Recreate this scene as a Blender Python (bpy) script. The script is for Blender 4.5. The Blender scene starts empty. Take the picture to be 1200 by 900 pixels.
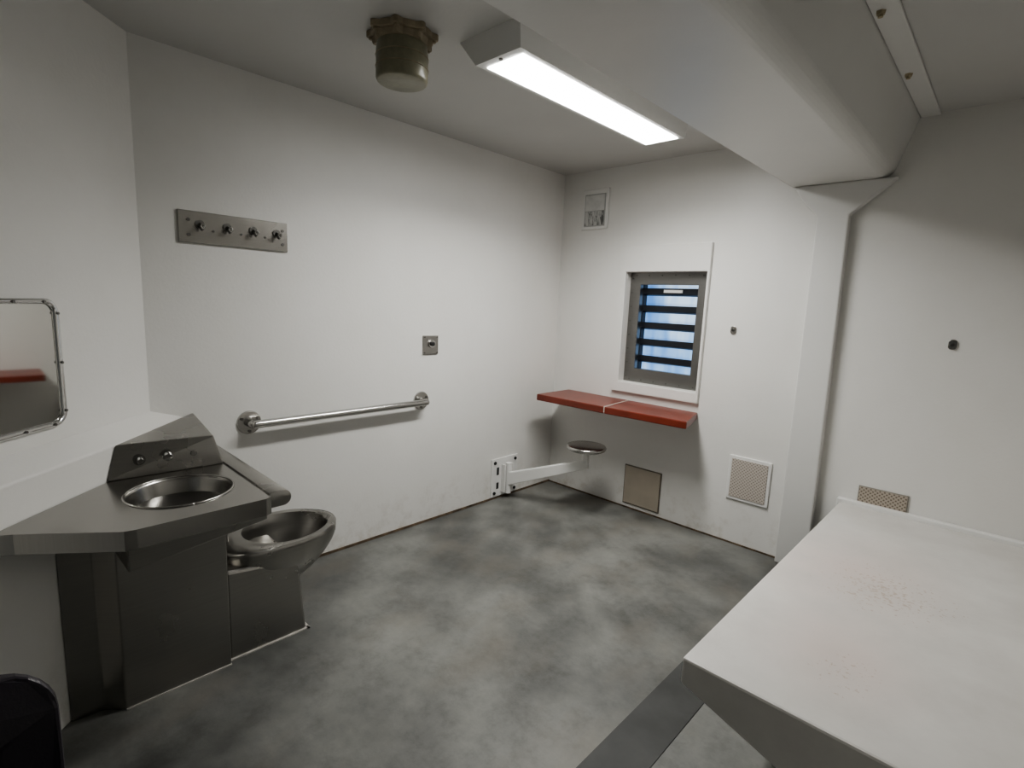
import bpy, bmesh, math, random
from mathutils import Vector, Matrix
random.seed(3)
scene=bpy.context.scene
COL=scene.collection
# ---------------------------------------------------------------- materials
def newmat(name):
    m=bpy.data.materials.new(name); m.use_nodes=True
    nt=m.node_tree; b=nt.nodes.get('Principled BSDF')
    return m,nt,b
def noise(nt,scale,detail=4,rough=.55,coord='Object',stretch=None):
    tc=nt.nodes.new('ShaderNodeTexCoord'); n=nt.nodes.new('ShaderNodeTexNoise')
    n.inputs['Scale'].default_value=scale; n.inputs['Detail'].default_value=detail; n.inputs['Roughness'].default_value=rough
    if stretch:
        mp=nt.nodes.new('ShaderNodeMapping'); mp.inputs['Scale'].default_value=stretch
        nt.links.new(tc.outputs[coord],mp.inputs['Vector']); nt.links.new(mp.outputs['Vector'],n.inputs['Vector'])
    else: nt.links.new(tc.outputs[coord],n.inputs['Vector'])
    return n
def ramp(nt,src,stops):
    r=nt.nodes.new('ShaderNodeValToRGB'); e=r.color_ramp.elements
    while len(e)<len(stops): e.new(0.5)
    for i,(p,c) in enumerate(stops):
        e[i].position=p; e[i].color=(c[0],c[1],c[2],1)
    nt.links.new(src,r.inputs['Fac']); return r
def bump(nt,b,src,strength,dist=.01):
    k=nt.nodes.new('ShaderNodeBump'); k.inputs['Strength'].default_value=strength; k.inputs['Distance'].default_value=dist
    nt.links.new(src,k.inputs['Height']); nt.links.new(k.outputs['Normal'],b.inputs['Normal'])
def paint(name,c,rough=.45,var=.04,bs=.12,scale=2.5,bscale=90):
    m,nt,b=newmat(name)
    n=noise(nt,scale,5)
    lo=tuple(max(0,v*(1-var)) for v in c); hi=tuple(min(1,v*(1+var)) for v in c)
    r=ramp(nt,n.outputs['Fac'],[(.3,lo),(.7,hi)])
    nt.links.new(r.outputs['Color'],b.inputs['Base Color'])
    b.inputs['Roughness'].default_value=rough
    n2=noise(nt,bscale,3); bump(nt,b,n2.outputs['Fac'],bs,.004)
    return m
def steel(name,c=(.36,.355,.34),rough=.33,aniso=(2,2,160),var=.05):
    m,nt,b=newmat(name)
    b.inputs['Metallic'].default_value=1
    n=noise(nt,2,3,.5,'Object',aniso)
    r=ramp(nt,n.outputs['Fac'],[(.25,tuple(v*(1-var) for v in c)),(.75,tuple(min(1,v*(1+var)) for v in c))])
    nt.links.new(r.outputs['Color'],b.inputs['Base Color'])
    n2=noise(nt,3,4,.6)
    mr=nt.nodes.new('ShaderNodeMapRange'); mr.inputs['To Min'].default_value=rough-.05; mr.inputs['To Max'].default_value=rough+.06
    nt.links.new(n2.outputs['Fac'],mr.inputs['Value']); nt.links.new(mr.outputs['Result'],b.inputs['Roughness'])
    return m
def plain(name,c,rough=.5,metal=0):
    m,nt,b=newmat(name); b.inputs['Base Color'].default_value=(*c,1); b.inputs['Roughness'].default_value=rough; b.inputs['Metallic'].default_value=metal
    if rough>.1:
        n=noise(nt,60,2); bump(nt,b,n.outputs['Fac'],.05,.002)
    return m
def emis(name,c,s):
    m=bpy.data.materials.new(name); m.use_nodes=True; nt=m.node_tree; nt.nodes.clear()
    e=nt.nodes.new('ShaderNodeEmission'); e.inputs['Color'].default_value=(*c,1); e.inputs['Strength'].default_value=s
    o=nt.nodes.new('ShaderNodeOutputMaterial'); nt.links.new(e.outputs[0],o.inputs['Surface']); return m
def perf(name,c,hole=(.12,.11,.10),k=260,thr=.35):
    m,nt,b=newmat(name); tc=nt.nodes.new('ShaderNodeTexCoord'); s=nt.nodes.new('ShaderNodeSeparateXYZ')
    nt.links.new(tc.outputs['Object'],s.inputs[0])
    def M(op,a,bv=None):
        x=nt.nodes.new('ShaderNodeMath'); x.operation=op
        if isinstance(a,(int,float)): x.inputs[0].default_value=a
        else: nt.links.new(a,x.inputs[0])
        if bv is not None:
            if isinstance(bv,(int,float)): x.inputs[1].default_value=bv
            else: nt.links.new(bv,x.inputs[1])
        return x.outputs[0]
    sx=M('SINE',M('MULTIPLY',s.outputs['X'],k)); sz=M('SINE',M('MULTIPLY',s.outputs['Z'],k))
    g=M('GREATER_THAN',M('MULTIPLY',sx,sz),thr)
    r=ramp(nt,g,[(0,c),(1,hole)]); nt.links.new(r.outputs['Color'],b.inputs['Base Color']); b.inputs['Roughness'].default_value=.6
    return m

# wall paint with grubby scuffs close to the floor
WALL,nt,b=newmat('wall_paint')
n=noise(nt,1.6,5); r=ramp(nt,n.outputs['Fac'],[(.3,(.73,.72,.69)),(.7,(.77,.76,.735))])
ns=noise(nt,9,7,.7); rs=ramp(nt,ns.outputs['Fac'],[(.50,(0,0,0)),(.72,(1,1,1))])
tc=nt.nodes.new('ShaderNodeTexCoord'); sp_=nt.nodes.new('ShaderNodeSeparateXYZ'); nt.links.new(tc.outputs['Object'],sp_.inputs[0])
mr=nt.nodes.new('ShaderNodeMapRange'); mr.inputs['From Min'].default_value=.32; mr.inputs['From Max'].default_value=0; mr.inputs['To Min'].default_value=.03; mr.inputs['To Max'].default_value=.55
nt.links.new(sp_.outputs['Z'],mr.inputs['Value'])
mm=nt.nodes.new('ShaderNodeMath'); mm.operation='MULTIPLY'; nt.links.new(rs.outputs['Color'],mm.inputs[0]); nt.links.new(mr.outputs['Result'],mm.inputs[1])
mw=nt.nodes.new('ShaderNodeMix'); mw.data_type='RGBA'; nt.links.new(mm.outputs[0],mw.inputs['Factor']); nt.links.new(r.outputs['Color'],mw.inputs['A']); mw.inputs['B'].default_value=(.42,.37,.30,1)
nt.links.new(mw.outputs['Result'],b.inputs['Base Color']); b.inputs['Roughness'].default_value=.38
n2=noise(nt,70,3); bump(nt,b,n2.outputs['Fac'],.16,.004)
WALLF=paint('entry_wall_fill_cut',(.36,.36,.35),.5)  # unseen wall behind camera, greyed to cut bounce light on the left
CEIL=paint('ceiling_paint',(.56,.555,.535),.5,.03,.1,1.6,60)
BEAMM=paint('beam_paint',(.68,.675,.655),.36,.03,.08,1.6,60)
WHITE=paint('white_enamel',(.76,.755,.735),.35,.03,.05)
STEEL=steel('brushed_stainless',(.36,.35,.33),.28); STEELC=steel('brushed_stainless_counter',(.39,.38,.36),.25,(160,2,2))
STEELH=steel('brushed_stainless_h',(.42,.405,.38),.26,(2,2,160))
STEELW=steel('window_frame_metal',(.26,.255,.245),.40,(2,2,80),.03)
STEELD=steel('dark_stainless',(.18,.175,.165),.32)
STEELL=steel('light_stainless',(.50,.49,.47),.22)
CHROME=steel('chrome',(.65,.65,.64),.15)
BLACK=plain('black_paint',(.008,.011,.017),.5)
DARK=plain('dark_recess',(.02,.02,.02),.7)
RED=paint('red_enamel',(.17,.032,.018),.30,.18,.05,6)
REDS=paint('seam_white',(.55,.5,.45),.5)
# floor concrete
FLOOR,nt,b=newmat('polished_concrete')
n1=noise(nt,1.2,6,.55); n2=noise(nt,5,9,.76); n3=noise(nt,120,3); n4=noise(nt,2.3,6,.6,'Object',(1.3,.8,1))
r1=ramp(nt,n1.outputs['Fac'],[(.32,(.066,.067,.064)),(.44,(.120,.122,.116)),(.55,(.185,.187,.177)),(.7,(.235,.236,.224))])
r2=ramp(nt,n2.outputs['Fac'],[(.3,(.60,.59,.57)),(.5,(.97,.97,.96)),(.75,(1.28,1.27,1.22))])
mx=nt.nodes.new('ShaderNodeMix'); mx.data_type='RGBA'; mx.blend_type='MULTIPLY'; mx.inputs['Factor'].default_value=1
nt.links.new(r1.outputs['Color'],mx.inputs['A']); nt.links.new(r2.outputs['Color'],mx.inputs['B'])
r4=ramp(nt,n4.outputs['Fac'],[(.50,(0,0,0)),(.75,(.5,.5,.5))])
m4=nt.nodes.new('ShaderNodeMix'); m4.data_type='RGBA'; nt.links.new(r4.outputs['Color'],m4.inputs['Factor']); nt.links.new(mx.outputs['Result'],m4.inputs['A']); m4.inputs['B'].default_value=(.18,.16,.13,1)
nt.links.new(m4.outputs['Result'],b.inputs['Base Color'])
r3=ramp(nt,n2.outputs['Fac'],[(.3,(.36,.36,.36)),(.7,(.54,.54,.54))]); nt.links.new(r3.outputs['Color'],b.inputs['Roughness'])
bump(nt,b,n3.outputs['Fac'],.12,.003)
STRIP=paint('dark_floor_strip',(.055,.056,.053),.55,.2,.1,6)  # dark tone of the thin floor strip along the bunk
GRIME=paint('caulk_grime',(.12,.085,.055),.8,.7,.2,14)
# bed paint with scuffs
BED,nt,b=newmat('worn_bunk_paint')
tc=nt.nodes.new('ShaderNodeTexCoord')
def blob(loc,rad):
    mp=nt.nodes.new('ShaderNodeMapping'); mp.vector_type='TEXTURE'; mp.inputs['Location'].default_value=loc; mp.inputs['Scale'].default_value=rad
    g=nt.nodes.new('ShaderNodeTexGradient'); g.gradient_type='SPHERICAL'
    nt.links.new(tc.outputs['Object'],mp.inputs['Vector']); nt.links.new(mp.outputs['Vector'],g.inputs['Vector']); return g.outputs['Fac']
def MM(op,a,bv):
    x=nt.nodes.new('ShaderNodeMath'); x.operation=op; x.use_clamp=(op!='SUBTRACT')
    for i,v in enumerate((a,bv)):
        if isinstance(v,(int,float)): x.inputs[i].default_value=v
        else: nt.links.new(v,x.inputs[i])
    return x.outputs[0]
na=noise(nt,5,6,.6); nb=noise(nt,75,3,.6); nc=noise(nt,9,4,.6)
base=ramp(nt,na.outputs['Fac'],[(.3,(.60,.58,.55)),(.7,(.69,.675,.645))])
pink=MM('MULTIPLY',MM('ADD',blob((2.36,-.95,.47),(.4,.6,.4)),blob((2.45,-1.6,.47),(.28,.33,.3))),MM('MULTIPLY',na.outputs['Fac'],.8))
m1=nt.nodes.new('ShaderNodeMix'); m1.data_type='RGBA'; nt.links.new(pink,m1.inputs['Factor']); nt.links.new(base.outputs['Color'],m1.inputs['A']); m1.inputs['B'].default_value=(.60,.45,.41,1)
area=MM('ADD',blob((2.49,-1.02,.47),(.26,.26,.2)),MM('MULTIPLY',blob((2.50,-1.68,.47),(.10,.13,.1)),.5))
thr=MM('ADD',nb.outputs['Fac'],MM('MULTIPLY',area,.15))
thr=MM('ADD',thr,MM('MULTIPLY',nc.outputs['Fac'],.12))
sp=MM('MULTIPLY',MM('GREATER_THAN',thr,.745),MM('GREATER_THAN',area,.03))
m2=nt.nodes.new('ShaderNodeMix'); m2.data_type='RGBA'; nt.links.new(MM('MULTIPLY',sp,.5),m2.inputs['Factor']); nt.links.new(m1.outputs['Result'],m2.inputs['A']); m2.inputs['B'].default_value=(.42,.30,.20,1)
nt.links.new(m2.outputs['Result'],b.inputs['Base Color']); b.inputs['Roughness'].default_value=.42
bump(nt,b,nb.outputs['Fac'],.1,.004)

# ---------------------------------------------------------------- geometry helpers
def empty(name,loc):
    e=bpy.data.objects.new(name,None); e.empty_display_size=.1; COL.objects.link(e)
    e.location=loc; e.matrix_world=Matrix.Translation(loc); return e
def finish(name,bm,mat,parent=None,bevel=0,smooth=False,seg=2,mats=None):
    bmesh.ops.recalc_face_normals(bm,faces=bm.faces)
    if smooth:
        for f in bm.faces: f.smooth=True
    me=bpy.data.meshes.new(name); bm.to_mesh(me); bm.free()
    o=bpy.data.objects.new(name,me); COL.objects.link(o)
    for m in (mats or [mat]): me.materials.append(m)
    if bevel:
        md=o.modifiers.new('bev','BEVEL'); md.width=bevel; md.segments=seg; md.limit_method='ANGLE'; md.angle_limit=math.radians(35)
    if parent:
        o.parent=parent; o.matrix_parent_inverse=Matrix.Translation(-parent.location)
    return o
def addbox(bm,lo,hi):
    x0,y0,z0=lo;x1,y1,z1=hi
    v=[bm.verts.new(p) for p in [(x0,y0,z0),(x1,y0,z0),(x1,y1,z0),(x0,y1,z0),(x0,y0,z1),(x1,y0,z1),(x1,y1,z1),(x0,y1,z1)]]
    for f in [(3,2,1,0),(4,5,6,7),(0,1,5,4),(1,2,6,5),(2,3,7,6),(3,0,4,7)]: bm.faces.new([v[i] for i in f])
def box(name,lo,hi,mat,parent=None,bevel=0,seg=2):
    bm=bmesh.new(); addbox(bm,lo,hi); return finish(name,bm,mat,parent,bevel,False,seg)
def addloft(bm,A,B,caps=True):
    a=[bm.verts.new(p) for p in A]; b2=[bm.verts.new(p) for p in B]; n=len(A)
    for i in range(n): bm.faces.new([a[i],a[(i+1)%n],b2[(i+1)%n],b2[i]])
    if caps: bm.faces.new(a[::-1]); bm.faces.new(b2)
def prism(name,poly,d0,d1,axis,mat,parent=None,bevel=0,seg=2,smooth=False):
    f={'z':lambda p,d:(p[0],p[1],d),'y':lambda p,d:(p[0],d,p[1]),'x':lambda p,d:(d,p[0],p[1])}[axis]
    bm=bmesh.new(); addloft(bm,[f(p,d0) for p in poly],[f(p,d1) for p in poly]); return finish(name,bm,mat,parent,bevel,smooth,seg)
def addcyl(bm,p0,p1,r0,r1=None,n=24):
    r1=r0 if r1 is None else r1
    p0=Vector(p0);p1=Vector(p1);d=(p1-p0).normalized()
    u=d.orthogonal().normalized();w=d.cross(u)
    ring=lambda p,r:[p+u*(r*math.cos(2*math.pi*i/n))+w*(r*math.sin(2*math.pi*i/n)) for i in range(n)]
    addloft(bm,ring(p0,r0),ring(p1,r1))
def cyl(name,p0,p1,r0,mat,parent=None,r1=None,bevel=0,n=28):
    bm=bmesh.new(); addcyl(bm,p0,p1,r0,r1,n); o=finish(name,bm,mat,parent,bevel,True)
    o.modifiers.new('es','EDGE_SPLIT').split_angle=math.radians(40)
    return o
def tube(name,pts,r,mat,parent=None,n=20,sub=8):
    P=[Vector(p) for p in pts]; Q=[]
    for i in range(len(P)-1):
        a=P[max(i-1,0)];b_=P[i];c=P[i+1];d=P[min(i+2,len(P)-1)]
        for k in range(sub):
            t=k/sub
            Q.append(.5*((2*b_)+(c-a)*t+(2*a-5*b_+4*c-d)*t*t+(3*b_-a-3*c+d)*t**3))
    Q.append(P[-1])
    bm=bmesh.new(); prev=None; u=None
    for i,q in enumerate(Q):
        d=(Q[min(i+1,len(Q)-1)]-Q[max(i-1,0)]).normalized()
        u=(d.orthogonal() if u is None else (u-d*u.dot(d))).normalized(); w=d.cross(u)
        ring=[bm.verts.new(q+u*(r*math.cos(2*math.pi*k/n))+w*(r*math.sin(2*math.pi*k/n))) for k in range(n)]
        if prev:
            for k in range(n): bm.faces.new([prev[k],prev[(k+1)%n],ring[(k+1)%n],ring[k]])
        else: bm.faces.new(ring[::-1])
        prev=ring
    bm.faces.new(prev)
    return finish(name,bm,mat,parent,0,True)
def lathe(name,prof,center,mat,parent=None,sx=1,sy=1,n=48):
    bm=bmesh.new(); rows=[]
    for p in prof:
        r,z=p[0],p[1]
        rows.append([bm.verts.new((center[0]+sx*r*math.cos(2*math.pi*k/n),center[1]+sy*r*math.sin(2*math.pi*k/n),center[2]+z)) for k in range(n)])
    for a,b_ in zip(rows,rows[1:]):
        for k in range(n): bm.faces.new([a[k],a[(k+1)%n],b_[(k+1)%n],b_[k]])
    bm.faces.new(rows[0][::-1]); bm.faces.new(rows[-1])
    o=finish(name,bm,mat,parent,0,True); o.modifiers.new('es','EDGE_SPLIT').split_angle=math.radians(50)
    return o

H=2.5; YC=-2.834; XR=3.05; YB=-4.2
# ---------------------------------------------------------------- room shell
floor=box('floor',(-.3,YB-.15,-.12),(XR+.15,.3,0),FLOOR)
ceiling=box('ceiling',(-.3,YB-.15,H),(XR+.15,.3,H+.12),CEIL)
ox0,ox1,oz0,oz1=.63,1.233,.955,1.75
bm=bmesh.new(); T=.22
addbox(bm,(-.2,0,-.1),(ox0,T,H+.1)); addbox(bm,(ox1,0,-.1),(XR+.15,T,H+.1)); addbox(bm,(ox0,0,-.1),(ox1,T,oz0)); addbox(bm,(ox0,0,oz1),(ox1,T,H+.1))
finish('wall_back',bm,WALL)
box('wall_left',(-.2,YC,0),(0,0,H),WALL)
box('wall_right',(XR,YB,0),(XR+.15,0,H),WALL)
box('wall_front',(0,YB-.15,0),(XR,YB,H),WALLF)
xe=YC-YB
prism('wall_left_angled',[(0,YC),(xe,YB),(-.2,YB),(-.2,YC)],0,H,'z',WALL)
s0=.154
bm=bmesh.new()
A=[(0,YC,0),(0,YC+s0,0),(0,YC+s0,.905),(0,YC,.955)]
B=[(xe,YB,0),(xe+s0,YB,0),(xe+s0,YB,.905),(xe,YB,.955)]
addloft(bm,A,B); finish('wall_left_ledge',bm,WALL,None,.006)
bz=2.21
pr=[(1.68,H),(1.68,bz+.015),(1.695,bz)]
for i in range(9):
    a=i/8*math.radians(70); pr.append((2.09+.08*math.sin(a),bz+.08-.08*math.cos(a)))
pr+=[(2.235,H)]
prism('beam_overhead',pr,YB,0,'y',BEAMM)
prism('column_trim',[(1.845,0),(2.02,0),(1.995,2.04),(2.19,bz),(1.70,bz),(1.78,2.10),(1.84,2.04)],-.06,0,'y',BEAMM,None,.008)
box('trim_1',(2.235,YB,H-.012),(2.315,0,H),BEAMM,None,.004)
BOLT=paint('bolt_yellowed',(.42,.36,.24),.5)
for i,y in enumerate((-.62,-1.22,-1.85)):
    bm=bmesh.new(); addcyl(bm,(2.262,y,H-.022),(2.262,y,H-.010),.013,.016,6); addcyl(bm,(2.262,y,H-.030),(2.262,y,H-.022),.008,.008,12)
    finish('anchor_bolt' if i==0 else 'anchor_bolt.%03d'%i,bm,BOLT)
# raised plaster panel that feathers out at its lower end
bm=bmesh.new(); addloft(bm,[(2.69,0,.75),(XR,0,.75),(XR,0,2.05),(2.69,0,2.05)],[(2.69,-.0004,.75),(XR,-.0004,.75),(XR,-.009,2.05),(2.69,-.009,2.05)]); finish('trim_2',bm,WALL)
box('baseboard_left',(0,YC+s0,0),(.006,0,.014),GRIME); box('baseboard_back',(.006,-.006,0),(1.84,0,.010),GRIME)
d=empty('door_1',(1.9,YB,0))
box('door_frame',(1.35,YB,0),(2.4,YB+.03,2.12),paint('door_frame_grey',(.3,.3,.3)),d,.004)
box('door_leaf',(1.43,YB+.03,.01),(2.32,YB+.06,2.05),paint('door_blue_grey',(.35,.38,.4)),d,.004)
box('door_viewer',(1.78,YB+.06,1.35),(1.93,YB+.07,1.75),DARK,d,.003)
box('door_handle',(2.2,YB+.06,1.0),(2.24,YB+.1,1.15),STEEL,d,.006)
box('floor_dark_strip',(1.88,-2.6,0.0),(2.05,-.07,.003),STRIP)

# ---------------------------------------------------------------- window
w=empty('window_1',(.93,0,1.35))
def ringbm(bm,X0,X1,Z0,Z1,a0,a1,c0,c1,ya,yb):
    q=lambda y:[[(X0,y,Z0),(X1,y,Z0),(X1,y,Z1),(X0,y,Z1)],[(a0,y,c0),(a1,y,c0),(a1,y,c1),(a0,y,c1)]]
    fo,fi=[[bm.verts.new(p) for p in r] for r in q(ya)]; bo,bi=[[bm.verts.new(p) for p in r] for r in q(yb)]
    for k in range(4):
        j=(k+1)%4
        bm.faces.new([fo[k],fo[j],fi[j],fi[k]]); bm.faces.new([bo[k],bi[k],bi[j],bo[j]])
        bm.faces.new([fo[k],bo[k],bo[j],fo[j]]); bm.faces.new([fi[k],fi[j],bi[j],bi[k]])
bm=bmesh.new(); ringbm(bm,.575,1.25,.88,1.935,ox0,ox1,oz0,oz1,-.028,0); finish('surround',bm,WALL,w,.005)
gx0,gx1,gz0,gz1=.715,1.150,1.055,1.665; fy=.045
bm=bmesh.new(); ringbm(bm,ox0,ox1,oz0,oz1,gx0,gx1,gz0,gz1,fy,fy+.045); finish('steel_frame',bm,STEELW,w,.002)
bm=bmesh.new()
for x in (ox0+.02,ox1-.02):
    for k in range(8): 
        z=oz0+.04+k*.102; addcyl(bm,(x,fy-.004,z),(x,fy,z),.005,.005,10)
for z in (oz0+.02,oz1-.02):
    for k in range(6):
        x=ox0+.05+k*.1; addcyl(bm,(x,fy-.004,z),(x,fy,z),.005,.005,10)
finish('screws',bm,STEELD,w)
bm=bmesh.new()
for k in range(5):
    z=gz0+.075+k*.122
    P=lambda x:[(x,fy+.05,z-.018),(x,fy+.085,z-.030),(x,fy+.085,z+.012),(x,fy+.05,z+.026)]
    addloft(bm,P(gx0-.01),P(gx1+.01))
addbox(bm,(gx0-.01,fy+.046,gz0-.02),(gx0+.004,fy+.1,gz1+.02)); addbox(bm,(gx1-.004,fy+.046,gz0-.02),(gx1+.01,fy+.1,gz1+.02))
finish('slats',bm,BLACK,w,.003)
box('vent_tag',(.88,fy+.040,1.612),(1.02,fy+.048,1.632),WHITE,w)
FAC=bpy.data.materials.new('facade_daylit'); FAC.use_nodes=True; nt=FAC.node_tree; nt.nodes.clear()
n_=noise(nt,1.1,3,.5,'Object',(2.2,.6,.5)); r_=ramp(nt,n_.outputs['Fac'],[(.38,(.10,.26,.60)),(.5,(.26,.46,.76)),(.62,(.55,.70,.86))])
tcf=nt.nodes.new('ShaderNodeTexCoord'); sx=nt.nodes.new('ShaderNodeSeparateXYZ'); nt.links.new(tcf.outputs['Object'],sx.inputs[0])
mu=nt.nodes.new('ShaderNodeMath'); mu.operation='MULTIPLY'; mu.inputs[1].default_value=24; nt.links.new(sx.outputs['Z'],mu.inputs[0])
si=nt.nodes.new('ShaderNodeMath'); si.operation='SINE'; nt.links.new(mu.outputs[0],si.inputs[0])
rb_=ramp(nt,si.outputs[0],[(.0,(.80,.82,.86)),(.5,(1,1,1))])
mxf=nt.nodes.new('ShaderNodeMix'); mxf.data_type='RGBA'; mxf.blend_type='MULTIPLY'; mxf.inputs['Factor'].default_value=1
nt.links.new(r_.outputs['Color'],mxf.inputs['A']); nt.links.new(rb_.outputs['Color'],mxf.inputs['B'])
e=nt.nodes.new('ShaderNodeEmission'); e.inputs['Strength'].default_value=1.5; o=nt.nodes.new('ShaderNodeOutputMaterial')
nt.links.new(mxf.outputs['Result'],e.inputs['Color']); nt.links.new(e.outputs[0],o.inputs['Surface'])
box('exterior_building',(-6,4,-2),(4,4.3,5),FAC)

# ---------------------------------------------------------------- light fixture
L=empty('ceiling_light_fixture',(1.15,-1.26,H))
bm=bmesh.new()
zb=2.405
top=[(.985,-1.93,H),(1.31,-1.93,H),(1.31,-.60,H),(.985,-.60,H)]
mid=[(1.06,-1.91,zb),(1.30,-1.91,zb),(1.30,-.62,zb),(1.06,-.62,zb)]
inn=[(1.085,-1.87,zb),(1.275,-1.87,zb),(1.275,-.65,zb),(1.085,-.65,zb)]
t=[bm.verts.new(p) for p in top]; m_=[bm.verts.new(p) for p in mid]; i_=[bm.verts.new(p) for p in inn]
bm.faces.new(t)
for k in range(4):
    bm.faces.new([t[k],t[(k+1)%4],m_[(k+1)%4],m_[k]]); bm.faces.new([m_[k],m_[(k+1)%4],i_[(k+1)%4],i_[k]])
finish('housing',bm,WHITE,L)
LENS=emis('lens_glow',(1.0,.995,.97),18)
box('lens',(1.085,-1.87,zb-.004),(1.275,-.65,zb+.006),LENS,L)
bm=bmesh.new()
for y in (-1.89,-.635): addcyl(bm,(1.18,y,zb-.004),(1.18,y,zb),.008,.008,10)
finish('screws',bm,STEELD,L)
ld=bpy.data.lights.new('fluorescent_tubes','AREA'); ld.shape='RECTANGLE'; ld.size=.18; ld.size_y=1.2; ld.energy=26; ld.spread=math.radians(150); ld.color=(1,.995,.965)
lo=bpy.data.objects.new('fluorescent_tubes',ld); COL.objects.link(lo); lo.location=(1.18,-1.26,zb-.008); lo.parent=L; lo.matrix_parent_inverse=Matrix.Translation(-L.location)

# ---------------------------------------------------------------- ceiling detector
D=empty('ceiling_smoke_detector_cage',(.87,-2.12,H))
FL=paint('flange_tan',(.29,.245,.17),.6,.2,.1,20); GL=paint('olive_glass',(.22,.21,.145),.3,.15,.1,30)
bm=bmesh.new(); n=96
def rr(k): 
    a=2*math.pi*k/n; return .118+.02*max(0,math.cos(8*a))**1.5
ring=lambda z,sc:[(.87+sc*rr(k)*math.cos(2*math.pi*k/n),-2.12+sc*rr(k)*math.sin(2*math.pi*k/n),z) for k in range(n)]
addloft(bm,ring(H,1),ring(H-.022,1)); addloft(bm,ring(H-.022,.88),ring(H-.045,.82))
finish('flange',bm,FL,D,.002)
lathe('guard',[(.094,0),(.099,-.03),(.099,-.128),(.096,-.136),(.090,-.139),(.03,-.139)],(.87,-2.12,H-.04),GL,D)
bm=bmesh.new()
for z in (H-.09,H-.13):
    for k in range(24):
        a0=2*math.pi*k/24;a1=2*math.pi*(k+1)/24
        addcyl(bm,(.87+.1*math.cos(a0),-2.12+.1*math.sin(a0),z),(.87+.1*math.cos(a1),-2.12+.1*math.sin(a1),z),.002,.002,6)
for k in range(8):
    a=2*math.pi*k/8; addcyl(bm,(.87+.12*math.cos(a),-2.12+.12*math.sin(a),H-.03),(.87+.12*math.cos(a),-2.12+.12*math.sin(a),H-.022),.008,.008,6)
finish('wires_and_bolts',bm,FL,D)

# ---------------------------------------------------------------- hook plate
K=empty('wall_hook_rail',(0,-2.45,1.77))
box('plate',(0,-2.69,1.70),(.012,-2.21,1.84),STEELH,K,.002)
for i,y in enumerate((-2.605,-2.49,-2.375,-2.265)):
    z=1.785
    cyl('hook_socket_%d'%i,(.012,y,z),(.020,y,z),.018,STEELD,K)
    tube('hook_%d'%i,[(.018,y,z),(.032,y,z-.006),(.042,y,z-.024),(.055,y,z-.018)],.0065,STEELD,K,12)
    lathe('hook_ball_%d'%i,[(.001,-.012),(.007,-.009),(.012,0),(.007,.009),(.001,.012)],(.057,y,z-.012),STEELL,K,n=16)
bm=bmesh.new()
for y in (-2.55,-2.43,-2.32):
    addcyl(bm,(.012,y,1.76),(.015,y,1.76),.005,.005,12)
for y in (-2.65,-2.235):
    for z in (1.735,1.80): addcyl(bm,(.012,y,z),(.016,y,z),.007,.007,12)
finish('screws',bm,STEELD,K)
Bp=empty('wall_switch_plate',(0,-1.29,1.2))
box('plate',(0,-1.355,1.145),(.01,-1.235,1.265),STEEL,Bp,.002)
cyl('button_ring',(.01,-1.29,1.212),(.018,-1.29,1.212),.025,STEELL,Bp); cyl('button',(.018,-1.29,1.212),(.03,-1.29,1.212),.013,DARK,Bp)
bm=bmesh.new()
for y in (-1.345,-1.245):
    for z in (1.155,1.255): addcyl(bm,(.01,y,z),(.013,y,z),.005,.005,10)
finish('screws',bm,STEELD,Bp)
# ---------------------------------------------------------------- grab bar
G=empty('grab_bar',(0,-1.89,.845))
yz=(-2.42,-1.36)
for i,y in enumerate(yz):
    cyl('flange_%d'%i,(0,y,.845),(.008,y,.845),.06,STEELL,G,r1=.056)
    bm=bmesh.new()
    for a in range(3):
        q=a*2*math.pi/3+.5; addcyl(bm,(.008,y+.043*math.cos(q),.845+.043*math.sin(q)),(.013,y+.043*math.cos(q),.845+.043*math.sin(q)),.007,.007,10)
    finish('flange_screws_%d'%i,bm,STEELD,G)
z=.845
tube('bar',[(.004,yz[0],z),(.035,yz[0],z),(.058,yz[0]+.014,z),(.066,yz[0]+.045,z),(.066,-1.9,z),(.066,yz[1]-.045,z),(.058,yz[1]-.014,z),(.035,yz[1],z),(.004,yz[1],z)],.020,STEELL,G)

# ---------------------------------------------------------------- mirror
M=empty('wall_mirror',(.43,-3.26,1.22))
ex_=Vector((1,-1,0)).normalized(); nn=Vector((1,1,0)).normalized()
def mp3(u,v,o):
    p=Vector((0,YC,0))+ex_*u+nn*o; return (p.x,p.y,v)
u0,u1,z0,z1=.455,.80,1.005,1.445
def rrect(u0,u1,z0,z1,r,n=6):
    out=[]
    for cx,cz,a0 in ((u1-r,z0+r,-90),(u1-r,z1-r,0),(u0+r,z1-r,90),(u0+r,z0+r,180)):
        for k in range(n+1):
            a=math.radians(a0+90*k/n); out.append((cx+r*math.cos(a),cz+r*math.sin(a)))
    return out
bm=bmesh.new()
o1=rrect(u0,u1,z0,z1,.05); i1=rrect(u0+.018,u1-.018,z0+.018,z1-.018,.035)
rings=[[bm.verts.new(mp3(u,v,o)) for u,v in q] for q,o in ((o1,0),(o1,.012),(rrect(u0+.006,u1-.006,z0+.006,z1-.006,.046),.018),(i1,.014),(i1,.006))]
N=len(o1)
for a,b_ in zip(rings,rings[1:]):
    for k in range(N): bm.faces.new([a[k],a[(k+1)%N],b_[(k+1)%N],b_[k]])
bm.faces.new(rings[0])
finish('frame',bm,CHROME,M,0,True)
MIR=plain('mirror_glass',(.58,.58,.56),.04,1)
bm=bmesh.new(); bm.faces.new([bm.verts.new(mp3(u,v,.008)) for u,v in i1]); finish('glass',bm,MIR,M)
bm=bmesh.new()
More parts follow.
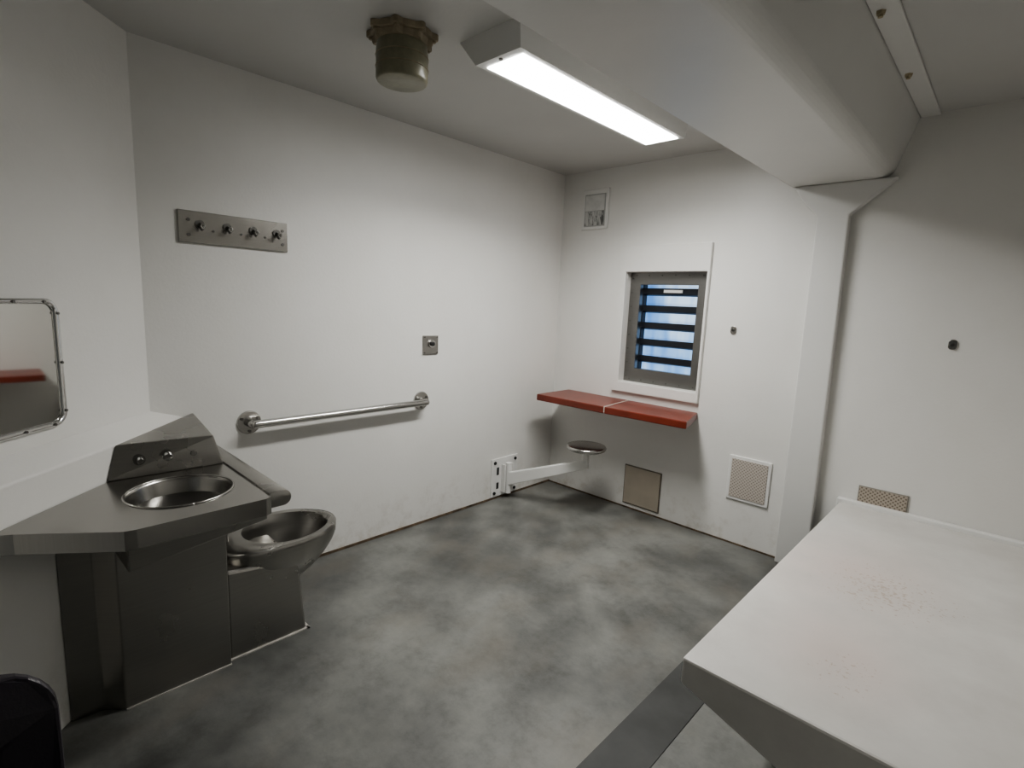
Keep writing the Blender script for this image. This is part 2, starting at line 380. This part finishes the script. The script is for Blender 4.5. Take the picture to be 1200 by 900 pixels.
for u in (u0+.01,u1-.01):
    for v in (z0+.05,(z0+z1)/2,z1-.05): addcyl(bm,mp3(u,v,.015),mp3(u,v,.021),.005,.005,10)
for u in (u0+.06,(u0+u1)/2,u1-.06):
    for v in (z0+.01,z1-.01): addcyl(bm,mp3(u,v,.015),mp3(u,v,.021),.005,.005,10)
finish('screws',bm,STEELD,M)

# ---------------------------------------------------------------- combination sink/toilet
S=empty('sink_toilet_combo_unit',(.5,-2.85,0))
ct=.78
SW=YC+s0
def onw(x): return (x,SW-x+.003)
outer=[onw(.705),(.73,-3.33),(.905,-3.10),(.91,-3.07),(.905,-2.69),(.895,-2.67),(.003,-2.665),(.003,SW+.01)]
bcx,bcy,rx,ry=.635,-2.885,.165,.165
def ell(sx,z,n=48): return [(bcx+sx*rx*math.cos(2*math.pi*k/n),bcy+sx*ry*math.sin(2*math.pi*k/n),z) for k in range(n)]
bm=bmesh.new()
ov=[bm.verts.new((p[0],p[1],ct)) for p in outer]; iv=[bm.verts.new(p) for p in ell(1,ct)]
oe=[bm.edges.new((ov[k],ov[(k+1)%len(ov)])) for k in range(len(ov))]; ie=[bm.edges.new((iv[k],iv[(k+1)%48])) for k in range(48)]
bmesh.ops.triangle_fill(bm,use_beauty=True,use_dissolve=False,edges=oe+ie)
low=[bm.verts.new((p[0],p[1],ct-.062)) for p in outer]
for k in range(len(ov)): bm.faces.new([ov[k],ov[(k+1)%len(ov)],low[(k+1)%len(ov)],low[k]])
prev=iv
for sc,dz in ((.985,-.012),(.95,-.03),(.90,-.06),(.8,-.09),(.6,-.112),(.3,-.122),(.12,-.126)):
    cur=[bm.verts.new(p) for p in ell(sc,ct+dz)]
    for k in range(48): bm.faces.new([prev[k],prev[(k+1)%48],cur[(k+1)%48],cur[k]])
    prev=cur
bm.faces.new(prev)
cobj=finish('counter_and_basin',bm,STEELC,S)
for f in cobj.data.polygons:
    c=f.center
    if c.z<ct-.001 and (c.x-bcx)**2+(c.y-bcy)**2<.17**2: f.use_smooth=True
bm=bmesh.new(); addloft(bm,[(p[0]*.995,p[1],ct-.064) for p in outer],[(p[0]*.995,p[1],ct-.058) for p in outer]); finish('counter_underside',bm,STEELD,S)
rim=[(bcx+.168*math.cos(a*math.pi/24),bcy+.168*math.sin(a*math.pi/24),ct+.001) for a in range(49)]
tube('basin_rim',rim,.004,STEELC,S,8,2)
cyl('drain',(bcx,bcy,ct-.127),(bcx,bcy,ct-.120),.022,STEELD,S)
bm=bmesh.new()
zt=ct-.060
A=[(.905,-3.095,zt),(.900,-3.095,.645),(.60,-3.085,.60),(.60,-3.085,zt)]
B_=[(.900,-2.685,zt),(.895,-2.685,.700),(.60,-2.70,.66),(.60,-2.70,zt)]
addloft(bm,A,B_); finish('apron',bm,STEEL,S,.004)
cab=[(.003,SW+.012),(.003,-2.60),(.12,-2.60),(.12,-2.735),(.615,-2.735),(.615,-3.085),(.565,-3.14),onw(.555)]
prism('cabinet',cab,0,zt-.005,'z',STEEL,S,.004)
bm=bmesh.new()
A=[(.385,SW-.385+.003,ct),(.405,-2.668,ct),(.003,-2.655,ct),(.003,SW+.004,ct)]
B_=[(.345,SW-.345+.003,.905),(.395,-2.70,.905),(.003,-2.665,.925),(.003,SW+.004,.925)]
addloft(bm,A,B_); finish('backsplash',bm,STEEL,S,.006,False,3)
for i,(y,r) in enumerate(((-2.955,.016),(-2.865,.021),(-2.775,.016))):
    x=.375
    cyl('button_base_%d'%i,(x-.01,y,.845),(x+.010,y,.845),r*1.25,STEELD,S)
    cyl('button_%d'%i,(x+.010,y,.845),(x+.026,y,.842),r*.85,CHROME,S,r1=r*.7)
bm=bmesh.new()
pts=[(-2.668,.727)]
for k in range(13):
    a=math.radians(-90+k*15*1.0); pts.append((-2.618+.030*math.cos(a),.757+.030*math.sin(a)))
pts+=[(-2.668,.787)]
addloft(bm,[(.02,y,z) for y,z in pts],[(.875,y,z) for y,z in pts])
o=finish('side_bolster',bm,STEEL,S,.004,True); o.modifiers.new('es','EDGE_SPLIT').split_angle=math.radians(35)
box('side_panel',(.003,-2.74,.30),(.40,-2.66,zt-.006),STEEL,S,.004)
# toilet pedestal + bowl
tx,ty=.395,-2.42
bm=bmesh.new()
addloft(bm,[(.10,-2.734,0),(.588,-2.734,0),(.588,-2.41,0),(.10,-2.41,0)],[(.10,-2.734,.385),(.583,-2.734,.385),(.575,-2.435,.34),(.12,-2.435,.34)])
finish('toilet_pedestal',bm,STEEL,S,.012)
n=64
def bowl(s,z,ds=0):
    out=[]
    for k in range(n):
        a=2*math.pi*k/n; cx=math.cos(a); sy=math.sin(a)
        # superellipse at the back so the shelf squares off against the cabinet
        if sy>0: X,Y=cx*(1-.10*sy*sy),.24*sy
        else:
            e_=.62; X=math.copysign(abs(cx)**e_,cx); Y=-.30*abs(sy)**e_
        out.append((tx+.197*X*s, max(ty+Y*s+ds,-2.733), z))
    return out
bm=bmesh.new()
seq=[(.55,.20,-.06),(.76,.25,-.04),(.90,.30,-.025),(.975,.345,-.01),(.995,.38,0),(1.0,.405,0),(1.0,.42,0),(.975,.428,0)]
rows=[[bm.verts.new(p) for p in bowl(s,z_,ds)] for s,z_,ds in seq]
def hole(s,z,ds=0):
    out=[]
    for k in range(n):
        a=2*math.pi*k/n; cx=math.cos(a); sy=math.sin(a)
        out.append((tx+.197*cx*s*(1-.08*max(0,sy)), ty+(.24 if sy>0 else .215)*sy*s+ds, z))
    return out
for s,z_,ds in [(.84,.426,0),(.81,.412,0),(.78,.38,0),(.70,.32,-.01),(.55,.26,-.03),(.35,.225,-.05),(.15,.215,-.05)]:
    rows.append([bm.verts.new(p) for p in hole(s,z_,ds)])
for a,b_ in zip(rows,rows[1:]):
    for k in range(n): bm.faces.new([a[k],a[(k+1)%n],b_[(k+1)%n],b_[k]])
bm.faces.new(rows[0][::-1]); bm.faces.new(rows[-1])
o=finish('toilet_bowl',bm,STEEL,S,0,True); o.modifiers.new('es','EDGE_SPLIT').split_angle=math.radians(60)
lathe('bowl_water',[(.001,0),(.08,.0),(.08,.002),(.001,.002)],(tx,ty-.045,.236),plain('water_dark',(.02,.02,.02),.05),S,n=24)
bm=bmesh.new(); addbox(bm,(.582,-2.735,0),(.597,-2.40,.006)); addbox(bm,(.10,-2.41,0),(.597,-2.398,.006)); addbox(bm,(.612,-3.085,0),(.620,-2.735,.005)); finish('base_caulk',bm,paint('base_caulk',(.42,.40,.37),.6,.3,.1,12),S)

# ---------------------------------------------------------------- desk
Dk=empty('wall_desk',(.76,-.18,.8))
def pd(name,poly): return prism(name,poly,.772,.82,'z',RED,Dk,.006)
pd('top_left_board',[(.16,-.40),(.755,-.385),(.715,-.001),(.155,-.001)])
pd('top_right_board',[(.761,-.385),(1.34,-.35),(1.25,-.001),(.721,-.001)])
prism('seam',[(.754,-.383),(.762,-.383),(.722,-.003),(.714,-.003)],.78,.8215,'z',REDS,Dk)
# ---------------------------------------------------------------- swing stool
St=empty('wall_mounted_stool',(.64,-.38,.5))
scx,scy=.645,-.40
lathe('seat',[(.02,.505-.012),(.125,.505-.012),(.138,.505-.004),(.142,.505+.008),(.136,.505+.018),(.125,.505+.021),(.02,.505+.021)],(scx,scy,0),STEELL,St)
cyl('post',(scx,scy,.36),(scx,scy,.50),.026,WHITE,St)
a=Vector((.05,-.55,.155)); b2=Vector((.67,-.40,.395)); d_=(b2-a); sd=Vector((-d_.y,d_.x,0)).normalized()*.022; up=Vector((0,0,.052))
bm=bmesh.new(); addloft(bm,[a-sd-up,a+sd-up,a+sd+up,a-sd+up],[b2-sd-up*.65,b2+sd-up*.65,b2+sd+up*.65,b2-sd+up*.65]); finish('arm',bm,WHITE,St,.006)
bm=bmesh.new(); addbox(bm,(0,-.70,.02),(.012,-.42,.32)); addbox(bm,(.012,-.60,.05),(.05,-.585,.27)); addbox(bm,(.012,-.52,.05),(.05,-.505,.27)); finish('wall_bracket',bm,WHITE,St,.003)
cyl('hinge',(.045,-.552,.04),(.045,-.552,.28),.024,WHITE,St)
bm=bmesh.new()
for y in (-.67,-.45):
    for z in (.05,.29): addcyl(bm,(.012,y,z),(.02,y,z),.013,.013,6)
addbox(bm,(.012,-.648,.19),(.014,-.625,.25)); addbox(bm,(.012,-.648,.08),(.014,-.625,.13))
finish('bolts',bm,DARK,St)

# ---------------------------------------------------------------- wall fittings
V=empty('speaker_grille',(.31,0,2.22))
box('frame',(.20,-.018,2.07),(.43,0,2.36),WHITE,V,.004)
VM,nt,b=newmat('grille_scratched'); n_=noise(nt,14,5,.7,'Object',(3,1,.8)); r_=ramp(nt,n_.outputs['Fac'],[(.44,(.55,.55,.53)),(.52,(.38,.38,.37)),(.58,(.13,.13,.125))]); nt.links.new(r_.outputs['Color'],b.inputs['Base Color'])
box('grille_edge',(.222,-.021,2.090),(.408,-.016,2.325),paint('grille_grey',(.42,.42,.41)),V,.002)
box('plate',(.230,-.024,2.098),(.400,-.020,2.20),VM,V,.001); box('plate_upper',(.230,-.024,2.205),(.400,-.020,2.317),paint('grille_light',(.62,.62,.60),.5,.1,.1,20),V,.001)
P_=empty('access_panel',(.88,0,.18))
box('frame',(.735,-.006,.035),(1.035,0,.335),paint('panel_edge',(.16,.14,.11)),P_)
box('panel',(.742,-.012,.042),(1.028,-.004,.328),paint('panel_beige',(.44,.39,.32),.5,.1,.1,5),P_,.003)
A_=empty('air_vent',(1.62,0,.45))
box('frame',(1.495,-.012,.30),(1.755,0,.59),WHITE,A_,.004)
PM=perf('perforated_plate',(.53,.48,.43),(.26,.23,.20),300,.3)
box('perforated_plate',(1.515,-.016,.32),(1.735,-.01,.57),PM,A_)
A2=empty('air_vent.001',(2.32,0,.5)); PM2=perf('perforated_plate_dark',(.42,.37,.31),(.17,.14,.11),300,.3)
box('perforated_plate',(2.215,-.012,.485),(2.43,0,.575),PM2,A2); box('frame',(2.21,-.008,.48),(2.435,0,.58),paint('vent_edge',(.3,.28,.25)),A2)
for i,x in enumerate((1.43,2.505)):
    e_=empty('wall_push_button' if i==0 else 'wall_push_button.001',(x,0,1.39))
    bm=bmesh.new(); addloft(bm,[(x+u,0,1.385+v) for u,v in rrect(-.018,.018,-.025,.025,.015)],[(x+u,-.008,1.385+v) for u,v in rrect(-.018,.018,-.025,.025,.015)]); finish('plate',bm,STEELH,e_,.002)
    cyl('button',(x,-.008,1.385),(x,-.014,1.385),.008,STEELD,e_)

# ---------------------------------------------------------------- bunk
Bk=empty('concrete_bunk_bed',(2.6,-1,.47))
pr=[(2.135,.47),(2.135,.385),(2.41,.293),(2.62,.22),(2.62,0),(3.045,0),(3.045,.47)]
prism('slab',pr,-1.965,-.002,'y',BED,Bk,.008)
box('back_curb',(2.12,-.045,.40),(3.045,-.001,.492),WHITE,Bk,.006)

# ---------------------------------------------------------------- plastic chair
Ch=empty('plastic_chair',(1.65,-3.5,0))
PL=paint('dark_plastic',(.034,.029,.038),.30,.1,.15,8,200)
bm=bmesh.new()
rb=rrect(-3.74,-3.315,.52,.80,.07)
f=lambda u,v,o:(1.50+o-(v-.5)*.12+.05*((u+3.53)/.2)**2,u,v)
addloft(bm,[f(u,v,0) for u,v in rb],[f(u,v,.022) for u,v in rb]); finish('backrest',bm,PL,Ch,.006)
prism('seat',rrect(1.52,1.94,-3.76,-3.31,.07),.43,.455,'z',PL,Ch,.008)
for i,(x,y) in enumerate(((1.56,-3.72),(1.56,-3.35),(1.9,-3.72),(1.9,-3.35))):
    cyl('leg_%d'%i,(x+(.02 if x>1.7 else -.02),y,0),(x,y,.435),.014,BLACK,Ch)
for i,y in enumerate((-3.70,-3.36)):
    tube('back_post_%d'%i,[(1.56,y,.44),(1.53,y,.5),(1.525,y,.7)],.012,BLACK,Ch)

# ---------------------------------------------------------------- world, camera
scene.view_settings.look='AgX - Medium High Contrast'
wd=bpy.data.worlds.new('world'); scene.world=wd; wd.use_nodes=True
wd.node_tree.nodes['Background'].inputs['Color'].default_value=(.35,.55,.9,1); wd.node_tree.nodes['Background'].inputs['Strength'].default_value=1.0
f=614.985; yaw,pit,rol=[math.radians(a) for a in (43.4932,8.8405,2.4841)]
F=Vector((-math.sin(yaw)*math.cos(pit),math.cos(yaw)*math.cos(pit),-math.sin(pit)))
R=Vector((math.cos(yaw),math.sin(yaw),0)); U=R.cross(F)
c,s=math.cos(rol),math.sin(rol); R2=c*R+s*U; U2=-s*R+c*U
cam=bpy.data.cameras.new('camera'); co=bpy.data.objects.new('camera',cam); COL.objects.link(co)
cam.sensor_width=36; cam.lens=f/1200*36; cam.clip_start=.02
mt=Matrix((R2,U2,-F)).transposed().to_4x4(); mt.translation=Vector((2.7258,-3.3817,1.4989)); co.matrix_world=mt
scene.camera=co
